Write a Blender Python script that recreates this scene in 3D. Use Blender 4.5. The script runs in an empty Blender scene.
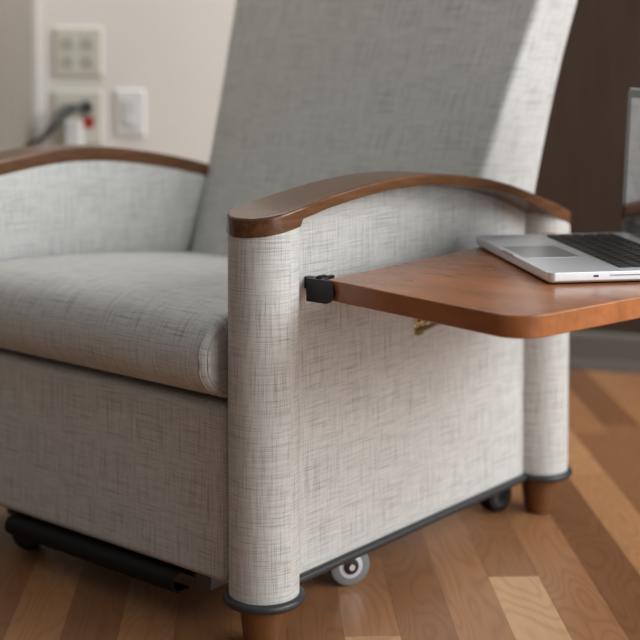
import bpy, bmesh, math, random
from mathutils import Vector, Matrix
R_ = math.radians
sin, cos, pi = math.sin, math.cos, math.pi
scene = bpy.context.scene
col = scene.collection
# ------------------------------------------------------------------ camera
YAW = R_(39.7)
CAM = Vector((1.166, -1.293, 0.768))
cd = bpy.data.cameras.new('camera')
cam = bpy.data.objects.new('camera', cd); col.objects.link(cam)
cam.location = CAM
cam.rotation_euler = (R_(90 - 3), 0, YAW)
cd.sensor_width = 36; cd.lens = 36 * 1391 / 640
cd.shift_y = -0.3158
cd.clip_start = 0.05
cd.dof.use_dof = True
cd.dof.focus_distance = 1.74
cd.dof.aperture_fstop = 3.2
scene.camera = cam
# ------------------------------------------------------------------ light
scene.view_settings.view_transform = 'Standard'
scene.view_settings.look = 'None'
scene.view_settings.gamma = 1
scene.view_settings.use_curve_mapping = False
scene.view_settings.exposure = 0.0
w = bpy.data.worlds.new('world'); scene.world = w; w.use_nodes = True
# soft room light: pale ceiling above, dimmer towards the floor
_n, _k = w.node_tree.nodes, w.node_tree.links
_tc = _n.new('ShaderNodeTexCoord'); _sp = _n.new('ShaderNodeSeparateXYZ'); _cr = _n.new('ShaderNodeValToRGB')
_k.new(_tc.outputs['Generated'], _sp.inputs[0]); _k.new(_sp.outputs[2], _cr.inputs[0])
_e = _cr.color_ramp.elements; _e[0].position = 0.0; _e[0].color = (.17, .155, .145, 1)
_e[1].position = 1.0; _e[1].color = (1.0, 1.02, 1.05, 1)
_e.new(.45).color = (.27, .265, .265, 1)
_k.new(_cr.outputs[0], _n['Background'].inputs[0])
_n['Background'].inputs[1].default_value = 0.44

def area(name, loc, target, sx, sy, power, color):
    ld = bpy.data.lights.new(name, 'AREA'); ld.shape = 'RECTANGLE'
    ld.size = sx; ld.size_y = sy; ld.energy = power; ld.color = color
    o = bpy.data.objects.new(name, ld); col.objects.link(o); o.location = loc
    d = Vector(target) - Vector(loc)
    o.rotation_euler = d.to_track_quat('-Z', 'Y').to_euler()
    return o
area('window_daylight', (2.8, 1.7, 1.95), (0.0, 0.45, 0.40), 2.2, 1.8, 116, (0.97, 0.985, 1.0))
area('side_panel_fill', (3.2, -0.1, 1.05), (0.0, 0.4, 0.40), 2.0, 1.5, 48, (1.0, 0.995, 0.98))  # added fill that evens out the chair's side panel, not a second window
area('wall_fill', (-1.0, .95, 2.45), (-1.8, 1.7, .7), .9, .9, 18, (1.0, 0.975, 0.93))  # added overhead fill to lift the beige wall, no actual lamp there

# ------------------------------------------------------------------ frames
F = Vector((-sin(YAW), cos(YAW), 0)); L = Vector((cos(YAW), sin(YAW), 0))
def at(fwd, lat, z=0):
    p = CAM + F * fwd + L * lat; p.z = z; return p
PH = YAW + R_(2.7)                       # heading of the floor planks
PF = Vector((-sin(PH), cos(PH), 0)); PL = Vector((cos(PH), sin(PH), 0))

# ------------------------------------------------------------------ materials
def nodes_of(name):
    m = bpy.data.materials.new(name); m.use_nodes = True
    nt = m.node_tree; return m, nt, nt.nodes, nt.links, nt.nodes['Principled BSDF']
def plain(name, c, rough=.5, metal=0., coat=0., spec=.5):
    m, nt, N, K, b = nodes_of(name)
    b.inputs['Base Color'].default_value = (*c, 1); b.inputs['Roughness'].default_value = rough
    b.inputs['Metallic'].default_value = metal; b.inputs['Coat Weight'].default_value = coat
    b.inputs['Specular IOR Level'].default_value = spec
    return m
def mth(N, K, op, a, b=None, c=None):
    n = N.new('ShaderNodeMath'); n.operation = op
    for i, v in enumerate((a, b, c)):
        if v is None: continue
        if isinstance(v, (int, float)): n.inputs[i].default_value = v
        else: K.new(v, n.inputs[i])
    return n.outputs[0]
def noise(N, K, vec, scale, detail=2, rough=.5, dist=0):
    n = N.new('ShaderNodeTexNoise'); n.inputs['Scale'].default_value = scale
    n.inputs['Detail'].default_value = detail; n.inputs['Roughness'].default_value = rough
    n.inputs['Distortion'].default_value = dist
    K.new(vec, n.inputs['Vector']); return n.outputs['Fac']
def mapping(N, K, vec, scale=(1, 1, 1), rot=(0, 0, 0), loc=(0, 0, 0)):
    n = N.new('ShaderNodeMapping'); K.new(vec, n.inputs['Vector'])
    n.inputs['Scale'].default_value = scale; n.inputs['Rotation'].default_value = rot
    n.inputs['Location'].default_value = loc; return n.outputs[0]
def ramp(N, K, fac, stops):
    n = N.new('ShaderNodeValToRGB'); K.new(fac, n.inputs[0])
    e = n.color_ramp.elements
    while len(e) < len(stops): e.new(.5)
    for i, (p, c) in enumerate(stops): e[i].position = p; e[i].color = (*c, 1)
    return n.outputs[0]
def mix(N, K, f, a, b, mode='MIX'):
    n = N.new('ShaderNodeMix'); n.data_type = 'RGBA'; n.blend_type = mode
    for s, v in ((n.inputs[0], f), (n.inputs[6], a), (n.inputs[7], b)):
        if isinstance(v, (int, float)): s.default_value = v
        elif isinstance(v, tuple): s.default_value = (*v, 1)
        else: K.new(v, s)
    return n.outputs[2]

def fabric(name, light=(.64, .64, .617), dark=(.12, .12, .12)):
    """linen-look vinyl: fine slubs running both ways (UV in metres)"""
    m, nt, N, K, b = nodes_of(name)
    uv = N.new('ShaderNodeTexCoord').outputs['UV']
    h = noise(N, K, mapping(N, K, uv, (13, 520, 1)), 1, 3, .65)          # weft: horizontal slubs
    v = noise(N, K, mapping(N, K, uv, (520, 13, 1), loc=(3, 7, 0)), 1, 3, .65)
    h2 = noise(N, K, mapping(N, K, uv, (24, 1000, 1), loc=(1, 2, 0)), 1, 2, .6)
    v2 = noise(N, K, mapping(N, K, uv, (1000, 24, 1), loc=(9, 1, 0)), 1, 2, .6)
    def line(x, lo, hi):
        n = N.new('ShaderNodeMapRange'); K.new(x, n.inputs[0])
        n.inputs[1].default_value = lo; n.inputs[2].default_value = hi
        return n.outputs[0]
    a = mth(N, K, 'MULTIPLY', line(h, .50, .74), .50)
    c = mth(N, K, 'MULTIPLY', line(v, .50, .74), .50)
    d = mth(N, K, 'MULTIPLY', line(h2, .50, .75), .32)
    e = mth(N, K, 'MULTIPLY', line(v2, .50, .75), .30)
    s = mth(N, K, 'ADD', mth(N, K, 'ADD', a, c), mth(N, K, 'ADD', d, e))
    s = mth(N, K, 'MINIMUM', s, 1.0)
    cc = mix(N, K, s, light, dark)
    K.new(cc, b.inputs['Base Color'])
    b.inputs['Roughness'].default_value = .55; b.inputs['Specular IOR Level'].default_value = .35
    bp = N.new('ShaderNodeBump'); bp.inputs['Strength'].default_value = .25; bp.inputs['Distance'].default_value = .0006
    bp.invert = True
    K.new(s, bp.inputs['Height']); K.new(bp.outputs[0], b.inputs['Normal'])
    return m

def wood(name, c1, c2, rough=.28, along='Y', scale=1.0, coat=.12):
    m, nt, N, K, b = nodes_of(name)
    oc = N.new('ShaderNodeTexCoord').outputs['Object']
    st = {'Y': (90, 6, 90), 'X': (14, 34, 34), 'Z': (60, 60, 5)}[along]
    g = noise(N, K, mapping(N, K, oc, tuple(q * scale for q in st)), 1, 5, .65, .6)
    g2 = noise(N, K, mapping(N, K, oc, tuple(q * 6 * scale for q in st)), 1, 3, .6)
    f = mth(N, K, 'ADD', mth(N, K, 'MULTIPLY', g, .7), mth(N, K, 'MULTIPLY', g2, .3))
    K.new(ramp(N, K, f, [(.34, c2), (.66, c1)]), b.inputs['Base Color'])
    b.inputs['Roughness'].default_value = rough; b.inputs['Coat Weight'].default_value = coat
    b.inputs['Coat Roughness'].default_value = .2; b.inputs['Specular IOR Level'].default_value = .32
    return m

M = {}
M['fabric'] = fabric('linen_vinyl')
M['arm_wood'] = wood('walnut_arm', (.175, .080, .036), (.070, .029, .013), .27)
M['tray_wood'] = wood('cherry_tray', (.42, .160, .060), (.25, .088, .032), .27, 'X', .40)
M['leg_wood'] = wood('leg_wood', (.20, .080, .030), (.11, .042, .015), .35, 'Z', .5)
M['bumper'] = plain('black_vinyl', (.030, .031, .034), .42)
M['black'] = plain('black_steel', (.012, .012, .013), .45)
M['blackplastic'] = plain('black_plastic', (.008, .008, .010), .4, 0, 0, .35)
M['bar_black'] = plain('bar_black', (.006, .006, .006), .55, 0, 0, .2)
M['grey_metal'] = plain('grey_metal', (.10, .10, .10), .4, .6)
M['brass'] = plain('brass', (.85, .80, .52), .25, 1)
M['chrome'] = plain('chrome', (.75, .76, .78), .18, 1)
M['caster_grey'] = plain('caster_rubber', (.20, .21, .22), .4)
M['caster_shell'] = plain('caster_shell', (.72, .76, .82), .25, .5)
M['alu'] = plain('aluminium', (.76, .79, .83), .36, .55)
M['trackpad'] = plain('trackpad', (.50, .51, .53), .28, .6)
M['key'] = plain('key_black', (.010, .010, .011), .5)
M['keywell'] = plain('key_well', (.28, .28, .29), .4, .5)
M['bezel'] = plain('bezel_black', (.012, .012, .013), .12)
M['port'] = plain('port_dark', (.03, .01, .05), .5)
M['thread'] = plain('thread', (.42, .40, .38), .7)
M['ivory'] = plain('ivory_plastic', (.66, .65, .56), .4)
M['ivory2'] = plain('ivory_face', (.52, .53, .46), .4)
M['white'] = plain('white_plastic', (.78, .79, .78), .35)
M['white2'] = plain('white_rocker', (.70, .71, .70), .3)
M['slot'] = plain('slot_dark', (.15, .15, .14), .6)
M['red'] = plain('red_socket', (.42, .015, .015), .4)
M['cord'] = plain('cord_grey', (.05, .06, .065), .4)
M['baseboard'] = plain('baseboard_vinyl', (.125, .115, .105), .4)
M['foam'] = plain('dust_cover', (.02, .02, .02), .9)

def screen_mat():
    m, nt, N, K, b = nodes_of('screen_glass')
    b.inputs['Base Color'].default_value = (.02, .02, .022, 1)
    b.inputs['Roughness'].default_value = .06
    b.inputs['IOR'].default_value = 2.4; b.inputs['Coat Weight'].default_value = 1
    return m
M['screen'] = screen_mat()

def floor_mat():
    m, nt, N, K, b = nodes_of('laminate_floor')
    oc = N.new('ShaderNodeTexCoord').outputs['Object']
    sp = N.new('ShaderNodeSeparateXYZ'); K.new(oc, sp.inputs[0])
    W, BL = .0736, 1.25
    q = mth(N, K, 'DIVIDE', sp.outputs[0], W); strip = mth(N, K, 'FLOOR', q)
    wn = N.new('ShaderNodeTexWhiteNoise'); wn.noise_dimensions = '1D'
    K.new(mth(N, K, 'ADD', strip, 11.37), wn.inputs['W'])
    # boards of strip 0 butt at y = 0, the neighbours are staggered
    st = mth(N, K, 'GREATER_THAN', mth(N, K, 'ABSOLUTE', strip), .5)
    off = mth(N, K, 'MULTIPLY', mth(N, K, 'MULTIPLY_ADD', wn.outputs['Value'], .30, .36), st)
    s3 = mth(N, K, 'COMPARE', strip, -3.0, .1)
    off = mth(N, K, 'ADD', mth(N, K, 'MULTIPLY', off, mth(N, K, 'SUBTRACT', 1, s3)), mth(N, K, 'MULTIPLY', s3, .155))
    p = mth(N, K, 'ADD', mth(N, K, 'DIVIDE', sp.outputs[1], BL), off); blk = mth(N, K, 'FLOOR', p)
    cb = N.new('ShaderNodeCombineXYZ'); K.new(strip, cb.inputs[0]); K.new(blk, cb.inputs[1]); cb.inputs[2].default_value = 4.0
    w2 = N.new('ShaderNodeTexWhiteNoise'); w2.noise_dimensions = '3D'; K.new(cb.outputs[0], w2.inputs['Vector'])
    tones = [.40, .55, .40, .52, .38, .5, .42, .55, .40, .54, .52, .54, .34, .72, .46, .34, .6, .42, .6, .4]
    cr = N.new('ShaderNodeValToRGB'); cr.color_ramp.interpolation = 'CONSTANT'
    K.new(mth(N, K, 'DIVIDE', mth(N, K, 'ADD', strip, 10.5), 20), cr.inputs[0])
    e = cr.color_ramp.elements
    while len(e) < 20: e.new(.5)
    for i, t in enumerate(tones): e[i].position = i / 20; e[i].color = (t, t, t, 1)
    tone = mth(N, K, 'MULTIPLY_ADD', mth(N, K, 'SUBTRACT', w2.outputs['Value'], .5), .22, cr.outputs[0])
    lb = mth(N, K, 'MULTIPLY', mth(N, K, 'COMPARE', strip, 0.0, .1), mth(N, K, 'COMPARE', blk, -1.0, .1))
    lb2 = mth(N, K, 'MULTIPLY', s3, mth(N, K, 'COMPARE', blk, -1.0, .1))
    rnd = mth(N, K, 'MAXIMUM', tone, mth(N, K, 'MAXIMUM', lb, mth(N, K, 'MULTIPLY', lb2, .9)))
    base = ramp(N, K, rnd, [(0, (.18, .078, .033)), (.25, (.27, .122, .054)), (.5, (.43, .208, .092)), (.75, (.57, .295, .134)), (1, (.77, .475, .255))])
    # grain: contour lines of a stretched noise give cathedral figures
    vadd = N.new('ShaderNodeVectorMath'); vadd.operation = 'ADD'; K.new(oc, vadd.inputs[0])
    vs = N.new('ShaderNodeVectorMath'); vs.operation = 'SCALE'; K.new(w2.outputs['Color'], vs.inputs[0]); vs.inputs['Scale'].default_value = 30
    K.new(vs.outputs[0], vadd.inputs[1])
    n1 = noise(N, K, mapping(N, K, vadd.outputs[0], (16, 3.2, 1)), 1, 1, .4)
    ring = mth(N, K, 'SINE', mth(N, K, 'MULTIPLY', n1, 95))
    ring = mth(N, K, 'POWER', mth(N, K, 'MULTIPLY_ADD', ring, .5, .5), 3)
    fine = noise(N, K, mapping(N, K, vadd.outputs[0], (260, 9, 1)), 1, 4, .6)
    blot = noise(N, K, mapping(N, K, vadd.outputs[0], (10, 4, 1)), 1, 2, .5)
    c = mix(N, K, mth(N, K, 'MULTIPLY', ring, .30), base, (.5, .42, .36), 'MULTIPLY')
    c = mix(N, K, mth(N, K, 'MULTIPLY', fine, .38), c, (.45, .36, .32), 'MULTIPLY')
    c = mix(N, K, mth(N, K, 'MULTIPLY', blot, .35), c, (.55, .5, .45), 'MULTIPLY')
    fx = mth(N, K, 'FRACT', q); e = mth(N, K, 'MINIMUM', fx, mth(N, K, 'SUBTRACT', 1, fx))
    seam = mth(N, K, 'LESS_THAN', e, .007)
    c = mix(N, K, mth(N, K, 'MULTIPLY', seam, .5), c, (.3, .25, .2), 'MULTIPLY')
    K.new(c, b.inputs['Base Color'])
    b.inputs['Roughness'].default_value = .38
    b.inputs['Specular IOR Level'].default_value = .45
    return m
M['floor'] = floor_mat()

def wall_mat(name, c, c2, streak=False, rough=.8):
    m, nt, N, K, b = nodes_of(name)
    oc = N.new('ShaderNodeTexCoord').outputs['Object']
    if streak: f = noise(N, K, mapping(N, K, oc, (170, 170, 4)), 1, 4, .6)
    else: f = noise(N, K, mapping(N, K, oc, (260, 260, 160)), 1, 3, .6)
    K.new(ramp(N, K, f, [(.3, c2), (.7, c)]), b.inputs['Base Color'])
    b.inputs['Roughness'].default_value = rough
    return m
M['wall'] = wall_mat('beige_wallcovering', (.84, .81, .77), (.80, .77, .725))
M['taupe'] = wall_mat('taupe_wall', (.33, .30, .25), (.28, .26, .215), True)
M['darkwood'] = wall_mat('dark_wood_panel', (.062, .040, .029), (.036, .024, .018), True, .35)

# ------------------------------------------------------------------ mesh helpers
def link(name, me, mat, parent=None, smooth=True):
    o = bpy.data.objects.new(name, me); col.objects.link(o)
    if mat: me.materials.append(mat)
    if smooth:
        for p in me.polygons: p.use_smooth = True
    if parent: o.parent = parent
    return o
def box_uv(bm):
    uv = bm.loops.layers.uv.verify(); bm.normal_update()
    for f in bm.faces:
        n = f.normal; a = [abs(n.x), abs(n.y), abs(n.z)]; k = a.index(max(a))
        for l in f.loops:
            c = l.vert.co
            l[uv].uv = {0: (c.y, c.z), 1: (c.x + 3.3, c.z + 1.7), 2: (c.x + 5.1, c.y + 2.2)}[k]
def bm_obj(name, bm, mat, parent=None, smooth=True, uv=True):
    bmesh.ops.recalc_face_normals(bm, faces=bm.faces)
    if uv: box_uv(bm)
    me = bpy.data.meshes.new(name); bm.to_mesh(me); bm.free()
    o = link(name, me, mat, parent, smooth)
    if smooth:
        me.set_sharp_from_angle(angle=R_(42))
        wn = o.modifiers.new('weighted', 'WEIGHTED_NORMAL'); wn.keep_sharp = True; wn.weight = 90
    return o
def add_box(bm, c, s, bevel=0, seg=2, mat=None):
    r = bmesh.ops.create_cube(bm, size=1)
    vs = r['verts']
    for v in vs: v.co = Vector((v.co.x * s[0], v.co.y * s[1], v.co.z * s[2]))
    if bevel:
        es = list({e for v in vs for e in v.link_edges})
        rb = bmesh.ops.bevel(bm, geom=es, offset=bevel, segments=seg, affect='EDGES', profile=.5)
        vs = list({v for f in rb['faces'] for v in f.verts} | {v for v in vs if v.is_valid})
    T = (mat or Matrix.Identity(4))
    for v in vs: v.co = T @ (v.co + Vector(c))
def box(name, c, s, mat, parent=None, bevel=0, seg=2, T=None):
    bm = bmesh.new(); add_box(bm, c, s, bevel, seg, T); return bm_obj(name, bm, mat, parent)
def lathe_bm(bm, prof, c=(0, 0, 0), seg=32, T=None):
    rings = []
    for r, z in prof:
        rings.append([bm.verts.new(Vector((r * cos(2 * pi * i / seg), r * sin(2 * pi * i / seg), z))) for i in range(seg)])
    for a, b in zip(rings, rings[1:]):
        for i in range(seg): bm.faces.new((a[i], a[(i + 1) % seg], b[(i + 1) % seg], b[i]))
    bm.faces.new(rings[0][::-1]); bm.faces.new(rings[-1])
    T = T or Matrix.Identity(4)
    for rg in rings:
        for v in rg: v.co = (T @ v.co) + Vector(c)
def lathe(name, prof, c, mat, parent=None, seg=32, T=None):
    bm = bmesh.new(); lathe_bm(bm, prof, c, seg, T); return bm_obj(name, bm, mat, parent)
def tube_bm(bm, pts, rad, seg=10, closed=False):
    pts = [Vector(p) for p in pts]; n = len(pts); rings = []
    up = Vector((0, 0, 1))
    for i, p in enumerate(pts):
        a = pts[(i - 1) % n] if (closed or i > 0) else p
        b = pts[(i + 1) % n] if (closed or i < n - 1) else p
        t = (b - a).normalized()
        u = t.cross(up)
        if u.length < 1e-3: u = t.cross(Vector((0, 1, 0)))
        u.normalize(); v = u.cross(t)
        r = rad[i] if isinstance(rad, (list, tuple)) else rad
        rings.append([bm.verts.new(p + (u * cos(2 * pi * k / seg) + v * sin(2 * pi * k / seg)) * r) for k in range(seg)])
    m = n if closed else n - 1
    for i in range(m):
        a, b = rings[i], rings[(i + 1) % n]
        for k in range(seg): bm.faces.new((a[k], a[(k + 1) % seg], b[(k + 1) % seg], b[k]))
    if not closed: bm.faces.new(rings[0][::-1]); bm.faces.new(rings[-1])
def tube(name, pts, rad, mat, parent=None, seg=10, closed=False):
    bm = bmesh.new(); tube_bm(bm, pts, rad, seg, closed); return bm_obj(name, bm, mat, parent)
def spline(pts, n=8):
    P = [Vector(p) for p in pts]; out = []
    P = [P[0] * 2 - P[1]] + P + [P[-1] * 2 - P[-2]]
    for i in range(1, len(P) - 2):
        for k in range(n):
            t = k / n; a, b, c, d = P[i - 1:i + 3]
            out.append(.5 * ((2 * b) + (c - a) * t + (2 * a - 5 * b + 4 * c - d) * t * t + (3 * b - a - 3 * c + d) * t ** 3))
    out.append(P[-2]); return out
def inset_loop(pts, d):
    n = len(pts); out = []
    for i in range(n):
        a, b, c = Vector(pts[i - 1]), Vector(pts[i]), Vector(pts[(i + 1) % n])
        e1 = (b - a).normalized(); e2 = (c - b).normalized()
        n1 = Vector((-e1.y, e1.x)); n2 = Vector((-e2.y, e2.x)); m = (n1 + n2)
        m = m / max(.3, m.dot(n1)) if m.length > 1e-6 else n1
        out.append(b + m * d)
    return out
def slab_bm(bm, pts, layers):
    """plan outline (counter-clockwise) stacked in layers of (z, inset)"""
    rings = []
    for z, d in layers:
        rings.append([bm.verts.new(Vector((p.x, p.y, z))) for p in inset_loop(pts, d)])
    n = len(pts)
    for a, b in zip(rings, rings[1:]):
        for i in range(n): bm.faces.new((a[i], a[(i + 1) % n], b[(i + 1) % n], b[i]))
    bm.faces.new(rings[0][::-1]); bm.faces.new(rings[-1])
def round_poly(pts, rads, seg=8):
    out = []; n = len(pts)
    for i in range(n):
        a, b, c = Vector(pts[i - 1]), Vector(pts[i]), Vector(pts[(i + 1) % n]); r = rads[i]
        if r <= 0: out.append(b); continue
        u = (a - b).normalized(); v = (c - b).normalized(); ang = u.angle(v)
        d = r / math.tan(ang / 2); ctr = b + (u + v).normalized() * (r / sin(ang / 2))
        p0 = b + u * d - ctr; p1 = b + v * d - ctr
        a0 = math.atan2(p0.y, p0.x); a1 = math.atan2(p1.y, p1.x); da = (a1 - a0 + pi) % (2 * pi) - pi
        for k in range(seg + 1): t = a0 + da * k / seg; out.append(ctr + Vector((cos(t), sin(t))) * r)
    return out
def empty(name, loc=(0, 0, 0), rz=0):
    o = bpy.data.objects.new(name, None); col.objects.link(o); o.location = loc; o.rotation_euler.z = rz
    o.empty_display_size = .1; return o
def tag(o, label=None, cat=None, group=None, kind=None):
    for k, v in (('label', label), ('category', cat), ('group', group), ('kind', kind)):
        if v: o[k] = v
    return o

# ================================================================== THE ROOM
seam_pt = Vector((.0924, .3804, 0))
bm = bmesh.new(); add_box(bm, (0, 0.3, -.02), (7.5, 7.5, .04))
o = bm_obj('floor', bm, M['floor'], None, False); o.location = seam_pt; o.rotation_euler.z = PH
tag(o, kind='structure')

def wall(name, p0, p1, h, mat, thick=.08, z0=0):
    """vertical wall from p0 to p1, front face on that line, thickness away from the camera"""
    d = (p1 - p0); ln = d.length; a = math.atan2(d.y, d.x); nrm = Vector((-d.y, d.x, 0)).normalized()
    if nrm.dot(p0 - CAM) < 0: nrm = -nrm
    mid = (p0 + p1) / 2 + nrm * thick / 2
    bm = bmesh.new(); add_box(bm, (0, 0, h / 2), (ln, thick, h))
    o = bm_obj(name, bm, mat, None, False); o.location = (mid.x, mid.y, z0); o.rotation_euler.z = a
    tag(o, kind='structure'); return o
DW = 3.37
corner_l = at(DW, (34 - 320) / 1391 * DW)
joint = at(DW, .31)
wall('wall_back', corner_l, joint, 2.6, M['wall'])
wall('wall_left', at(1.9, (34 - 320) / 1391 * DW - .25), corner_l, 2.6, M['taupe'])
dk_a = joint; dk_b = at(3.255, .665); dk_c = dk_b + (dk_b - dk_a).normalized() * 1.4
wall('wall_right', dk_a, dk_c, 2.6, M['darkwood'])
def baseboard(name, p0, p1, mat, hgt=.09):
    d = (p1 - p0); ln = d.length; a = math.atan2(d.y, d.x); nrm = Vector((-d.y, d.x, 0)).normalized()
    if nrm.dot(p0 - CAM) > 0: nrm = -nrm
    bm = bmesh.new(); prof = [(0, 0), (.012, 0), (.012, .004), (.009, .018), (.006, .026), (.006, hgt - .012), (.0035, hgt - .004), (0, hgt)]
    A = [bm.verts.new((0, y, z)) for y, z in prof]; B = [bm.verts.new((ln, y, z)) for y, z in prof]
    n = len(prof)
    for i in range(n): bm.faces.new((A[i], A[(i + 1) % n], B[(i + 1) % n], B[i]))
    bm.faces.new(A[::-1]); bm.faces.new(B)
    s = 1 if Vector((-sin(a), cos(a), 0)).dot(nrm) > 0 else -1
    for v in bm.verts: v.co.y *= s
    o = bm_obj(name, bm, mat, None, False); o.location = p0; o.rotation_euler.z = a
    tag(o, kind='structure'); return o
baseboard('baseboard_right', dk_a, dk_c, M['baseboard'])
baseboard('baseboard_back', corner_l, joint, M['baseboard'])
# pale corner strip where the beige wall meets the taupe one
cs = at(DW - .006, (36 - 320) / 1391 * DW)
o = box('trim_1', (0, 0, 1.3), (.016, .012, 2.6), plain('corner_trim', (.66, .65, .63), .5), None, .003)
o.location = (cs.x, cs.y, 0); o.rotation_euler.z = YAW
tag(o, kind='structure')

# ================================================================== RECLINER
chair = empty('recliner_chair', (0, 0, 0))
tag(chair, 'grey linen-look upholstered recliner with curved wooden arm tops and fold-up side tray', 'recliner')
PR = .045; YL = .68; T0 = .068; XF = -.672; XC = -.334
ZK = [(-.06, .552), (0, .563), (.1, .5765), (.17, .584), (.24, .5875), (.33, .585), (.44, .572), (.53, .553), (.61, .529), (.70, .497), (.74, .481)]
def interp(K, x):
    # monotone-ish catmull on a table
    if x <= K[0][0]: return K[0][1]
    if x >= K[-1][0]: return K[-1][1]
    for i in range(len(K) - 1):
        if K[i][0] <= x <= K[i + 1][0]:
            x0, y0 = K[i]; x1, y1 = K[i + 1]
            m0 = (K[i + 1][1] - K[i - 1][1]) / (K[i + 1][0] - K[i - 1][0]) if i else (y1 - y0) / (x1 - x0)
            m1 = (K[i + 2][1] - K[i][1]) / (K[i + 2][0] - K[i][0]) if i + 2 < len(K) else (y1 - y0) / (x1 - x0)
            h = x1 - x0; t = (x - x0) / h
            return (2*t**3-3*t*t+1)*y0 + (t**3-2*t*t+t)*h*m0 + (-2*t**3+3*t*t)*y1 + (t**3-t*t)*h*m1
RISE = [0]
def ZT(y): return interp(ZK, y) + RISE[0] * (1 - smooth(.15, .50, y))
def smooth(a, b, x):
    t = min(1, max(0, (x - a) / (b - a))); return t * t * (3 - 2 * t)
def TH(y): return .0245 - .0085 * smooth(.018, .024, y) + .006 * smooth(.50, .70, y)
PX = -.004     # outer face of the side panel

for side, (xc, sg) in enumerate(((0, 1), (XF, -1))):     # sg: outward direction
    RISE[0] = .012 * side
    # --- posts
    for yc in (0, YL):
        bm = bmesh.new(); seg = 56; uvl = bm.loops.layers.uv.verify()
        lev = [T0 - .004, T0 + .002, T0 + .004] + [T0 + .004 + (.42) * k / 8 for k in range(1, 8)]
        rr = [PR - .003] + [PR] * (len(lev) - 1)
        rings = []
        for z, r in zip(lev, rr):
            rings.append([bm.verts.new((xc + r * cos(2 * pi * i / seg), yc + r * sin(2 * pi * i / seg), z)) for i in range(seg)])
        top = []
        for i in range(seg):
            y = yc + PR * sin(2 * pi * i / seg)
            top.append(bm.verts.new((xc + PR * cos(2 * pi * i / seg), y, ZT(y) - TH(y) + .002)))
        rings.append(top)
        for a, b in zip(rings, rings[1:]):
            for i in range(seg):
                f = bm.faces.new((a[i], a[(i + 1) % seg], b[(i + 1) % seg], b[i]))
                for l, j in zip(f.loops, (i, i + 1, i + 1, i)):
                    l[uvl].uv = (j / seg * 2 * pi * PR + side * 2 + yc, l.vert.co.z)
        bm.faces.new(rings[0][::-1]); bm.faces.new(rings[-1])
        bm_obj('post', bm, M['fabric'], chair, True, False)
    # --- side panel
    bm = bmesh.new(); N_ = 40
    y0, y1 = .01, YL - .005
    xo, xi = xc + sg * PX, xc - sg * (PR - .001)
    loops = []
    for x in (xo, xi):
        lo = [bm.verts.new((x, y0 + (y1 - y0) * k / N_, T0)) for k in range(N_ + 1)]
        hi = [bm.verts.new((x, v.co.y, ZT(v.co.y) - TH(v.co.y) + .003)) for v in lo]
        loops.append((lo, hi))
        for k in range(N_): bm.faces.new((lo[k], lo[k + 1], hi[k + 1], hi[k]))
    (lo, hi), (lo2, hi2) = loops
    for k in range(N_):
        bm.faces.new((hi[k], hi[k + 1], hi2[k + 1], hi2[k])); bm.faces.new((lo[k], lo2[k], lo2[k + 1], lo[k + 1]))
    for k in (0, N_): bm.faces.new((lo[k], hi[k], hi2[k], lo2[k]))
    bm_obj('side_panel', bm, M['fabric'], chair)
    # --- wooden arm top
    outl = []; seg = 20
    def hw_o(y): return PR + .001 - .007 * smooth(.02, .09, y) + .007 * smooth(.56, .66, y)
    ro = PR + .0015
    for k in range(seg + 1):
        t = pi + pi * k / seg; outl.append(Vector((ro * cos(t), ro * sin(t))))
    ys = [.006, .012, .016, .018, .020, .022, .024, .030] + [.04 + .62 * k / 40 for k in range(1, 40)] + [.655, .658, .661, .665, .67]
    for y in ys: outl.append(Vector((hw_o(y) + .0005, y)))
    for k in range(seg + 1):
        t = pi * k / seg; outl.append(Vector((ro * cos(t), YL + ro * sin(t))))
    for y in ys[::-1]: outl.append(Vector((-ro, y)))
    bm = bmesh.new(); rings = []
    for kind, dz, d in (('b', .0, .002), ('b', .0006, .0006), ('b', .002, 0), ('t', -.0045, 0), ('t', -.002, .0006), ('t', -.0006, .002), ('t', 0, .0045)):
        rg = []
        for p, q in zip(outl, inset_loop(outl, d)):
            y = q.y; z = (ZT(y) - (TH(y) if q.x > 0 or y < .03 or y > .65 else .024) + dz) if kind == 'b' else ZT(y) + dz
            rg.append(bm.verts.new((xc + sg * q.x, y, z)))
        rings.append(rg)
    n = len(outl)
    for a, b in zip(rings, rings[1:]):
        for i in range(n): bm.faces.new((a[i], a[(i + 1) % n], b[(i + 1) % n], b[i]))
    for rg in (rings[0], rings[-1]):
        # fill straight across: vertex i on the outer side pairs with its mirror on the inner side
        h = seg // 2; m = len(ys); order = []
        A = [rg[h + j] for j in range(0, n // 2 + 1)]
        B = [rg[(h - j) % n] for j in range(0, n // 2 + 1)]
        for j in range(n // 2):
            vs = []
            for v in (A[j], A[j + 1], B[j + 1], B[j]):
                if v not in vs: vs.append(v)
            if len(vs) > 2: bm.faces.new(vs)
    bm_obj('arm_top', bm, M['arm_wood'], chair)
    # --- bumper moulding round the foot of the arm
    pts = []
    rb = PR + .002
    a0 = math.acos(min(1, (PX + .004) / rb)); 
    yb = sin(a0) * rb
    path = []
    # front post arc, from the inner side round the front to the outer junction
    for k in range(25):
        t = pi + (pi + a0) * k / 24; path.append((rb * cos(t), rb * sin(t)))
    for k in range(1, 12): path.append((PX + .004, yb + (YL - 2 * yb) * k / 12))
    for k in range(25):
        t = -a0 + (pi + a0) * k / 24; path.append((rb * cos(t), YL + rb * sin(t)))
    P3 = [(xc + sg * x, y, T0 - .001) for x, y in path]
    tube('bumper', P3, .0060, M['bumper'], chair, 12)
    bm = bmesh.new()
    for yc in (0, YL): lathe_bm(bm, [(PR - .004, T0 - .009), (PR - .002, T0 - .007), (PR - .002, T0 - .003)], (xc, yc, 0), 40)
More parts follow.
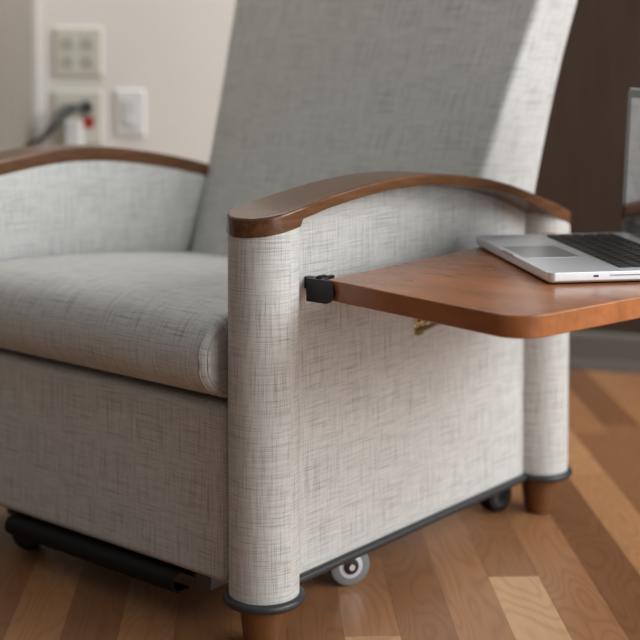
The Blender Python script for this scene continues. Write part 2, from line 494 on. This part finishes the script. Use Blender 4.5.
    add_box(bm, (xc - sg * .027, YL / 2, T0 - .0035), (.034, YL, .006))
    bm_obj('base_plate', bm, M['bumper'], chair)
    # --- legs
    for yc in (0, YL):
        lathe('leg', [(.020, 0), (.0245, .002), (.026, .008), (.0325, T0 - .009)], (xc, yc, 0), M['leg_wood'], chair, 36)

# --- seat base front panel
bx0, bx1 = XF + PR + .004, -PR - .0085
bm = bmesh.new(); add_box(bm, ((bx0 + bx1) / 2, -.018 + .25, (.072 + .306) / 2), (bx1 - bx0, .50, .306 - .072), .012, 4)
bm_obj('seat_base', bm, M['fabric'], chair)
# --- seat cushion: profile in YZ swept along X
def cushion():
    prof = []
    zb = .3070
    def pt(y, z): prof.append((y, z))
    # bottom from back to front
    for k in range(6): pt(.52 - .50 * k / 6, zb)
    # front bull-nose (superellipse)
    cy, cz, ry, rz = .058, (zb + .4285) / 2, .114, (.4285 - zb) / 2
    for k in range(0, 19):
        t = -pi / 2 - pi * k / 18 * .93
        c, s = cos(t), sin(t)
        pt(cy + ry * math.copysign(abs(c) ** .78, c), cz + rz * math.copysign(abs(s) ** .85, s))
    for k in range(1, 9):
        u = k / 8; y = .075 + (.52 - .075) * u
        pt(y, .4285 - .040 * u + .004 * sin(pi * u))
    n = len(prof)
    x0, x1 = XF + PR + .004, -PR - .004
    bm = bmesh.new(); uvl = bm.loops.layers.uv.verify(); xs = []
    NX = 40
    for k in range(NX + 1): xs.append(x0 + (x1 - x0) * k / NX)
    # extra stations near ends for rounding
    xs = [x0, x0 + .0015, x0 + .004, x0 + .008, x0 + .014] + [x for x in xs if x0 + .02 < x < x1 - .02] + [x1 - .014, x1 - .008, x1 - .004, x1 - .0015, x1]
    cyc, czc = .2, .364
    arc = [0]
    for a, b in zip(prof, prof[1:]): arc.append(arc[-1] + math.hypot(b[0] - a[0], b[1] - a[1]))
    rings = []
    for x in xs:
        e = min(x - x0, x1 - x); r = .012
        ins = 0 if e >= r else r - math.sqrt(max(0, r * r - (r - e) ** 2))
        crown = .007 * math.sin(pi * (x - x0) / (x1 - x0)) ** .35
        rg = []
        for i, (y, z) in enumerate(prof):
            a = prof[max(0, i - 1)]; b = prof[min(n - 1, i + 1)]
            ty, tz = b[0] - a[0], b[1] - a[1]; q = math.hypot(ty, tz) or 1
            ny, nz = -tz / q, ty / q       # inward normal
            if (ny * (cyc - y) + nz * (czc - z)) < 0: ny, nz = -ny, -nz
            k = 1 if z > .34 else 0
            yy = y + ny * ins; zz = z + nz * ins
            if z > .39: zz += crown * min(1, (z - .39) / .02)
            rg.append(bm.verts.new((x, yy, zz)))
        rings.append(rg)
    for j, (a, b) in enumerate(zip(rings, rings[1:])):
        for i in range(n - 1):
            f = bm.faces.new((a[i], a[i + 1], b[i + 1], b[i]))
            for l, (jj, ii) in zip(f.loops, ((j, i), (j, i + 1), (j + 1, i + 1), (j + 1, i))):
                l[uvl].uv = (xs[jj], arc[ii])
        f = bm.faces.new((a[n - 1], a[0], b[0], b[n - 1]))
    for rg in (rings[0], rings[-1]):
        f = bm.faces.new(rg)
        for l in f.loops: l[uvl].uv = (l.vert.co.y, l.vert.co.z)
    o = bm_obj('seat_cushion', bm, M['fabric'], chair, True, False)
    # double row of stitching next to the side seam
    for xe in (x1 - .0105,):
        pts = []
        for i in range(6, n - 6):
            y, z = prof[i]; pts.append((xe, y, z))
        for dx, off in ((0, .0), (.009, .0)):
            P = []
            for i in range(5, n - 7):
                a = prof[i - 1]; b = prof[i + 1]; y, z = prof[i]
                ty, tz = b[0] - a[0], b[1] - a[1]; q = math.hypot(ty, tz)
                ny, nz = -tz / q, ty / q
                if (ny * (cyc - y) + nz * (czc - z)) < 0: ny, nz = -ny, -nz
                x = xe + dx; e = x1 - x; r = .012
                ins = 0 if e >= r else r - math.sqrt(max(0, r * r - (r - e) ** 2))
                P.append((x, y + ny * (ins - .0002), z + nz * (ins - .0002)))
            tube('stitching', P, .0008, M['thread'], o, 6)
cushion()
# --- backrest
def backrest():
    bm = bmesh.new(); uvl = bm.loops.layers.uv.verify()
    zs = [.33, .36, .40, .45, .50, .55, .60, .65, .70, .75, .80, .85, .90, .95, 1.0, 1.05, 1.09, 1.115, 1.13, 1.138]
    rings = []; us = []
    for z in zs:
        hw = interp([(.33, .270), (.42, .276), (.52, .283), (.62, .294), (.72, .307), (.85, .325), (1.0, .338), (1.14, .34)], z)
        yf = .496 + (z - .416) * .385
        hw += .016
        yr = interp([(.33, .69), (.52, .722), (.85, .790), (1.14, .93)], z)
        e = max(0, z - 1.07) / .068; sh = .030 * (1 - math.sqrt(max(0, 1 - e * e)))
        hw -= sh; yf += sh; yr -= sh
        r = .013
        out = round_poly([(-hw, yf), (hw, yf), (hw, yr), (-hw, yr)], [r, r, r, r], 6)
        # subdivide the front face for the crown
        pts = []
        for i, p in enumerate(out):
            pts.append(p); q = out[(i + 1) % len(out)]
            if abs(q.x - p.x) > .3:
                for k in range(1, 16): pts.append(p.lerp(q, k / 16))
            elif abs(q.y - p.y) > .02:
                for k in range(1, 4): pts.append(p.lerp(q, k / 4))
        rg = []; u = [0]
        for p in pts:
            y = p.y
            if y < (yf + yr) / 2: y -= .016 * (1 - (p.x / hw) ** 2) * 1.0
            rg.append(bm.verts.new((XC + p.x, y, z)))
        for a, b in zip(rg, rg[1:] + rg[:1]): u.append(u[-1] + math.hypot(b.co.x - a.co.x, b.co.y - a.co.y))
        rings.append(rg); us.append(u)
    n = len(rings[0])
    for j, (a, b) in enumerate(zip(rings, rings[1:])):
        for i in range(n):
            f = bm.faces.new((a[i], a[(i + 1) % n], b[(i + 1) % n], b[i]))
            for l, (jj, ii) in zip(f.loops, ((j, i), (j, i + 1), (j + 1, i + 1), (j + 1, i))):
                l[uvl].uv = (us[9][ii] + 7, zs[jj] * 1.07)
    bm.faces.new(rings[0][::-1]); bm.faces.new(rings[-1])
    bm_obj('backrest', bm, M['fabric'], chair, True, False)
backrest()
# --- mechanism below
bm = bmesh.new()
add_box(bm, (-.33, .30, .090), (.40, .56, .016))
add_box(bm, (-.33, .018, .068), (.42, .012, .030))
for x in (-.50, -.16): add_box(bm, (x, .25, .078), (.02, .50, .035))
bm_obj('mechanism_frame', bm, M['black'], chair)
# footrest bar, an open C section running across the front
bm = bmesh.new()
prof = []
for k in range(13):
    t = R_(70) + R_(220) * k / 12; prof.append((-.012 + .015 * cos(t), .053 + .015 * sin(t)))
prof = [(.02, .068)] + prof + [(.006, .0385)]
xa, xb = -.495, -.140
inner = [(y + (.0 if i in (0, len(prof) - 1) else (-.012 - y) * .2), z + (.053 - z) * .2) for i, (y, z) in enumerate(prof)]
full = prof + inner[::-1]
A = [bm.verts.new((xa, y, z)) for y, z in full]; B = [bm.verts.new((xb, y, z)) for y, z in full]; n = len(full)
for i in range(n): bm.faces.new((A[i], A[(i + 1) % n], B[(i + 1) % n], B[i]))
m_ = len(prof)
for S in (A, B):
    for i in range(m_ - 1): bm.faces.new((S[i], S[i + 1], S[n - 2 - i], S[n - 1 - i]))
bm_obj('footrest_bar', bm, M['bar_black'], chair)
box('mechanism_link', (-.105, .02, .062), (.030, .05, .022), M['grey_metal'], chair, .002)

# --- casters
def caster(x, y, rz, shell, tyre, r=.027):
    c = empty('caster', (x, y, 0), rz); c.parent = chair
    Ty = Matrix.Rotation(pi / 2, 4, 'X')
    for s in (-1, 1):
        bm = bmesh.new()
        lathe_bm(bm, [(.004, -.0065), (r - .006, -.0065), (r - .001, -.004), (r, 0), (r - .001, .004), (r - .006, .0065), (.004, .0065)], (0, s * .011, r), 32, Ty)
        wobj = bm_obj('wheel', bm, tyre, c)
    bm = bmesh.new()
    lathe_bm(bm, [(.002, -.019), (.0175, -.018), (.019, -.0155), (.019, .0155), (.0175, .018), (.002, .019)], (0, 0, r), 28, Ty)
    bm_obj('wheel_hub', bm, shell, c)
    bm = bmesh.new()
    lathe_bm(bm, [(.002, -.0205), (.0115, -.0195), (.0115, .0195), (.002, .0205)], (0, 0, r), 24, Ty)
    bm_obj('hub_cap', bm, M['black'], c)
    bm = bmesh.new()
    lathe_bm(bm, [(.007, r + .004), (.007, .074)], (0, -.0, 0), 16)
    add_box(bm, (0, 0, r + .018), (.034, .042, .014), .005, 3)
    lathe_bm(bm, [(.0045, -.024), (.0045, .024)], (0, 0, r), 12, Ty)
    bm_obj('caster_yoke', bm, M['chrome'] if shell is M['caster_shell'] else M['black'], c)
caster(-.052, .234, R_(58), M['caster_shell'], M['caster_grey'], .030)
caster(-.060, .635, R_(80), M['grey_metal'], M['blackplastic'])
caster(-.510, .035, R_(20), M['black'], M['blackplastic'])

# --- fold-up side tray
ZTR = .472
tray_pts = round_poly([(.058, .0548), (.380, -.0035), (.4965, .62), (.044, .62)], [.004, .040, .03, .01], 12)
tr = empty('side_tray', (0, 0, 0)); tr.parent = chair
bm = bmesh.new(); slab_bm(bm, tray_pts, [(ZTR - .0260, .0015), (ZTR - .0250, .0004), (ZTR - .0240, 0), (ZTR - .002, 0), (ZTR - .0008, .0004), (ZTR, .0015)])
bm_obj('tray_top', bm, M['tray_wood'], tr)
# black hinge bracket at the front corner
bm = bmesh.new()
bp = []
for k in range(13):
    t = -pi / 2 + pi * k / 12; bp.append((.0615 + .0145 * cos(t), ZTR - .0145 + .0148 * sin(t)))
bp = [(.0315, ZTR - .0293)] + bp + [(.0315, ZTR + .0003)]
for y0_, y1_ in ((.046, .050),):
    A = [bm.verts.new((x, y0_, z)) for x, z in bp]; B = [bm.verts.new((x, y1_, z)) for x, z in bp]; n = len(bp)
    for i in range(n): bm.faces.new((A[i], A[(i + 1) % n], B[(i + 1) % n], B[i]))
    bm.faces.new(A[::-1]); bm.faces.new(B)
add_box(bm, (.0345, .073, ZTR - .0145), (.005, .048, .026), .001)
add_box(bm, (.016, .090, ZTR - .0145), (.046, .012, .016), .001)
lathe_bm(bm, [(.006, -.002), (.0075, 0), (.0075, .012), (.006, .014)], (.044, .056, ZTR - .004), 20, Matrix.Rotation(-pi / 2, 4, 'X'))
bm_obj('hinge_bracket', bm, M['blackplastic'], tr)
# rear hinge pad and hinge rail fixing the tray to the side panel
box('hinge_rail', (.034, .36, ZTR - .0290), (.080, .44, .006), M['blackplastic'], tr, .002)
# brass catch on the side panel and the stay that runs from it up to the tray
RX = Matrix.Rotation(pi / 2, 4, 'Y')
bm = bmesh.new()
add_box(bm, (-.005, .339, .3610), (.004, .020, .022), .001)
lathe_bm(bm, [(.0045, -.006), (.0060, .001), (.0060, .004), (.0035, .007)], (.000, .333, .3680), 16, RX)
lathe_bm(bm, [(.0030, -.006), (.0048, .003), (.0048, .006), (.003, .009)], (.001, .346, .3660), 16, RX)
bm_obj('catch', bm, M['brass'], tr)
bm = bmesh.new()
tube_bm(bm, [(.000, .334, .3530), (.002, .44, .3660), (.012, .56, .3950), (.040, .60, ZTR - .026)], .0030, 8)
add_box(bm, (.000, .336, .3530), (.010, .010, .009), .001)
bm_obj('stay_arm', bm, plain('aged_brass', (.30, .25, .10), .4, .8), tr)

# ================================================================== LAPTOP
ZL = ZTR + .0005
c0 = Vector((.2949, .1965)); c1 = Vector((.0390, .4210))          # user edge: near corner to far corner
ud = (c1 - c0).normalized()                                    # along the user edge, near -> far
vd = Vector((-ud.y, ud.x)); 
if vd.y < 0: vd = -vd                                          # towards the screen
lap = empty('laptop', (c0.x, c0.y, ZL), math.atan2(-ud.y, -ud.x))
# local frame: +x runs from the far corner to the near corner reversed (x: far->near), y away from the user
W_, D_ = .340, .230
tag(lap, 'open silver laptop with black keys resting on the wooden side tray', 'laptop')
def lp(x, y): return (x - W_, y)      # x=0 far side ... W_ near side (local origin = near user corner)
out = round_poly([lp(0, 0), lp(W_, 0), lp(W_, D_), lp(0, D_)], [.010] * 4, 8)
bm = bmesh.new(); slab_bm(bm, out, [(.0005, .007), (.002, .0025), (.0035, .0005), (.005, 0), (.0138, 0), (.0146, .0002), (.015, .0008)])
base = bm_obj('base', bm, M['alu'], lap)
# thumb notch on the user edge
box('thumb_notch', (*lp(W_ / 2, .0005), .0142), (.045, .0045, .0022), plain('notch', (.33, .34, .36), .4, .6), lap, .0008)
bm = bmesh.new(); tp = round_poly([lp(W_ / 2 - .052, .008), lp(W_ / 2 + .052, .008), lp(W_ / 2 + .052, .083), lp(W_ / 2 - .052, .083)], [.005] * 4, 5)
slab_bm(bm, tp, [(.0149, 0), (.0153, 0)])
bm_obj('trackpad', bm, M['trackpad'], lap)
kx0, kx1, ky0, ky1 = .022, W_ - .022, .100, .206
bm = bmesh.new(); kp = round_poly([lp(kx0, ky0), lp(kx1, ky0), lp(kx1, ky1), lp(kx0, ky1)], [.004] * 4, 4)
slab_bm(bm, kp, [(.0149, 0), (.0152, 0)])
kb = bm_obj('keyboard', bm, M['keywell'], lap)
rows = [([1.25, 1, 1, 1.25, 5, 1.25, 1, 1, 1, 1], 1), ([2.25] + [1] * 10 + [2.25], 1), ([1.75] + [1] * 11 + [1.75], 1),
        ([1.5] + [1] * 12 + [1], 1), ([1] * 13 + [1.5], 1), ([1] * 14, .6)]
tot = sum(r[1] for r in rows); pitch = (ky1 - ky0 - .001) / tot; yy = ky0 + .0005
kmesh = {}
for ks, hh in rows:
    un = (kx1 - kx0 - .001) / sum(ks); xx = kx0 + .0005
    for kw in ks:
        sz = (round(un * kw - .0038, 4), round(pitch * hh - .0038, 4))
        if sz not in kmesh:
            bm = bmesh.new(); add_box(bm, (0, 0, .0012), (sz[0], sz[1], .0022), .0005, 1)
            ko = bm_obj('key', bm, M['key'], kb); kmesh[sz] = ko.data
        else:
            ko = bpy.data.objects.new('key', kmesh[sz]); col.objects.link(ko); ko.parent = kb
        px, py = lp(xx + un * kw / 2, yy + pitch * hh / 2); ko.location = (px, py, .0151)
        xx += un * kw
    yy += pitch * hh
# ports on the near side: lock hole and disc slot
box('lock_hole', (.0002, .062, .0095), (.0012, .0065, .0026), M['port'], lap, .0004)
box('disc_slot', (.0002, .145, .0100), (.0010, .130, .0014), plain('slot_grey', (.25, .25, .27), .5), lap, .0003)
# lid, hinged at the rear edge, opened slightly past upright
TI = Matrix.Translation((0, D_ - .004, .012)) @ Matrix.Rotation(R_(-2.5), 4, 'X')
def lid_slab(name, x0, x1, z0, z1, y0, y1, r, mat, rb=.002):
    out = round_poly([(x0, z0), (x1, z0), (x1, z1), (x0, z1)], [r] * 4, 6)
    bm = bmesh.new(); slab_bm(bm, out, [(y0, rb * .3), (y0 + (y1 - y0) * .3, 0), (y0 + (y1 - y0) * .7, 0), (y1, rb)])
    for v in bm.verts: v.co = TI @ Vector((v.co.x, v.co.z, v.co.y))
    return bm_obj(name, bm, mat, lap)
lid_slab('lid', -W_, 0, .004, .220, 0, .006, .009, M['alu'])
lid_slab('screen_bezel', -W_ + .0015, -.0015, .0055, .2185, -.0006, .0001, .008, M['bezel'], 0)
lid_slab('screen', -W_ + .017, -.017, .024, .206, -.0010, -.0005, .001, M['screen'], 0)
bm = bmesh.new(); lathe_bm(bm, [(.0055, -.12), (.0055, .12)], (-W_ / 2, D_ - .004, .0125), 16, Matrix.Rotation(pi / 2, 4, 'Y'))
bm_obj('hinge_barrel', bm, M['bezel'], lap)

# ================================================================== WALL PLATES
def wall_frame(o, px, py):
    """seat a thing on the back wall where the sight line through (px, py) meets it"""
    lat = (px - 320) / 1391 * DW; z = .768 - (py - 45) / 1391 * DW
    p = at(DW, lat, z); o.location = p; o.rotation_euler.z = YAW       # local -y faces the room
def plate(parent, w_, h_, mat, d=.006):
    out = round_poly([(-w_/2, -h_/2), (w_/2, -h_/2), (w_/2, h_/2), (-w_/2, h_/2)], [.006] * 4, 5)
    bm = bmesh.new(); slab_bm(bm, out, [(0, 0), (d * .4, .0005), (d * .8, .003), (d, .006)])
    for v in bm.verts: v.co = Vector((v.co.x, -v.co.z, v.co.y))
    return bm_obj('plate', bm, mat, parent)
def socket_face(parent, x, z, mat):
    out = round_poly([(-.016, -.014), (.016, -.014), (.016, .014), (-.016, .014)], [.009] * 4, 6)
    bm = bmesh.new(); slab_bm(bm, out, [(.008, 0), (.0120, 0), (.0128, .0012)])
    for v in bm.verts: v.co = Vector((v.co.x + x, -v.co.z, v.co.y + z))
    s = bm_obj('socket', bm, mat, parent)
    bm = bmesh.new()
    for dx in (-.006, .006): add_box(bm, (x + dx, -.0128, z + .003), (.0018, .0012, .008))
    lathe_bm(bm, [(.0024, -.0006), (.0024, .0006)], (x, -.0128, z - .007), 10, Matrix.Rotation(pi / 2, 4, 'X'))
    bm_obj('slots', bm, M['slot'], s)
o1 = empty('wall_outlet'); wall_frame(o1, 79, 52)
tag(o1, 'ivory four-socket wall outlet, the upper one with nothing plugged in', 'wall outlet')
plate(o1, .118, .120, M['ivory'], .010)
for x in (-.024, .024):
    for z in (-.022, .022): socket_face(o1, x, z, M['ivory2'])
o2 = empty('wall_outlet'); wall_frame(o2, 78, 118)
tag(o2, 'ivory wall outlet with a red socket and two plugs pushed in', 'wall outlet')
plate(o2, .120, .134, M['ivory'], .010)
for x, z, mt in ((-.024, .026, M['ivory2']), (.024, .026, M['ivory2']), (-.024, -.012, M['ivory2']), (.024, -.010, M['red'])): socket_face(o2, x, z, mt)
sw = empty('light_switch'); wall_frame(sw, 130, 113)
tag(sw, 'white rocker switch plate on the beige wall right of the outlets', 'light switch')
plate(sw, .074, .114, M['white'], .008)
box('rocker', (0, -.009, 0), (.034, .006, .066), M['white2'], sw, .002)
box('rocker_tip', (0, -.0125, -.018), (.022, .003, .018), M['white'], sw, .001)
# white charger block
ch = empty('charger_plug'); wall_frame(ch, 76, 133)
tag(ch, 'small white charger block pushed into the lower wall outlet', 'plug')
box('charger_body', (0, -.034, 0), (.040, .050, .068), M['white'], ch, .006, 3)
box('charger_collar', (0, -.0105, .0), (.028, .006, .05), M['white2'], ch, .002)
# dark plug with its cord
pc = empty('power_cord'); wall_frame(pc, 87, 107)
tag(pc, 'dark grey power cord with a black plug in the lower wall outlet', 'power cord')
bm = bmesh.new(); lathe_bm(bm, [(.012, -.010), (.016, -.004), (.016, .012), (.011, .022), (.007, .030)], (0, -.020, 0), 20, Matrix.Rotation(pi / 2, 4, 'X'))
bm_obj('plug', bm, M['blackplastic'], pc)
tube('cord', spline([(0, -.048, 0), (-.012, -.062, .002), (-.035, -.070, -.012), (-.062, -.072, -.040), (-.090, -.068, -.068), (-.135, -.060, -.092), (-.17, -.055, -.13)], 8), .0065, M['cord'], pc)
tube('cord_tail', spline([(-.002, -.046, .003), (-.030, -.040, .006), (-.055, -.035, -.004), (-.080, -.035, -.035), (-.100, -.040, -.075), (-.12, -.045, -.13)], 8), .0050, plain('cord_pale', (.22, .23, .24), .45), pc)
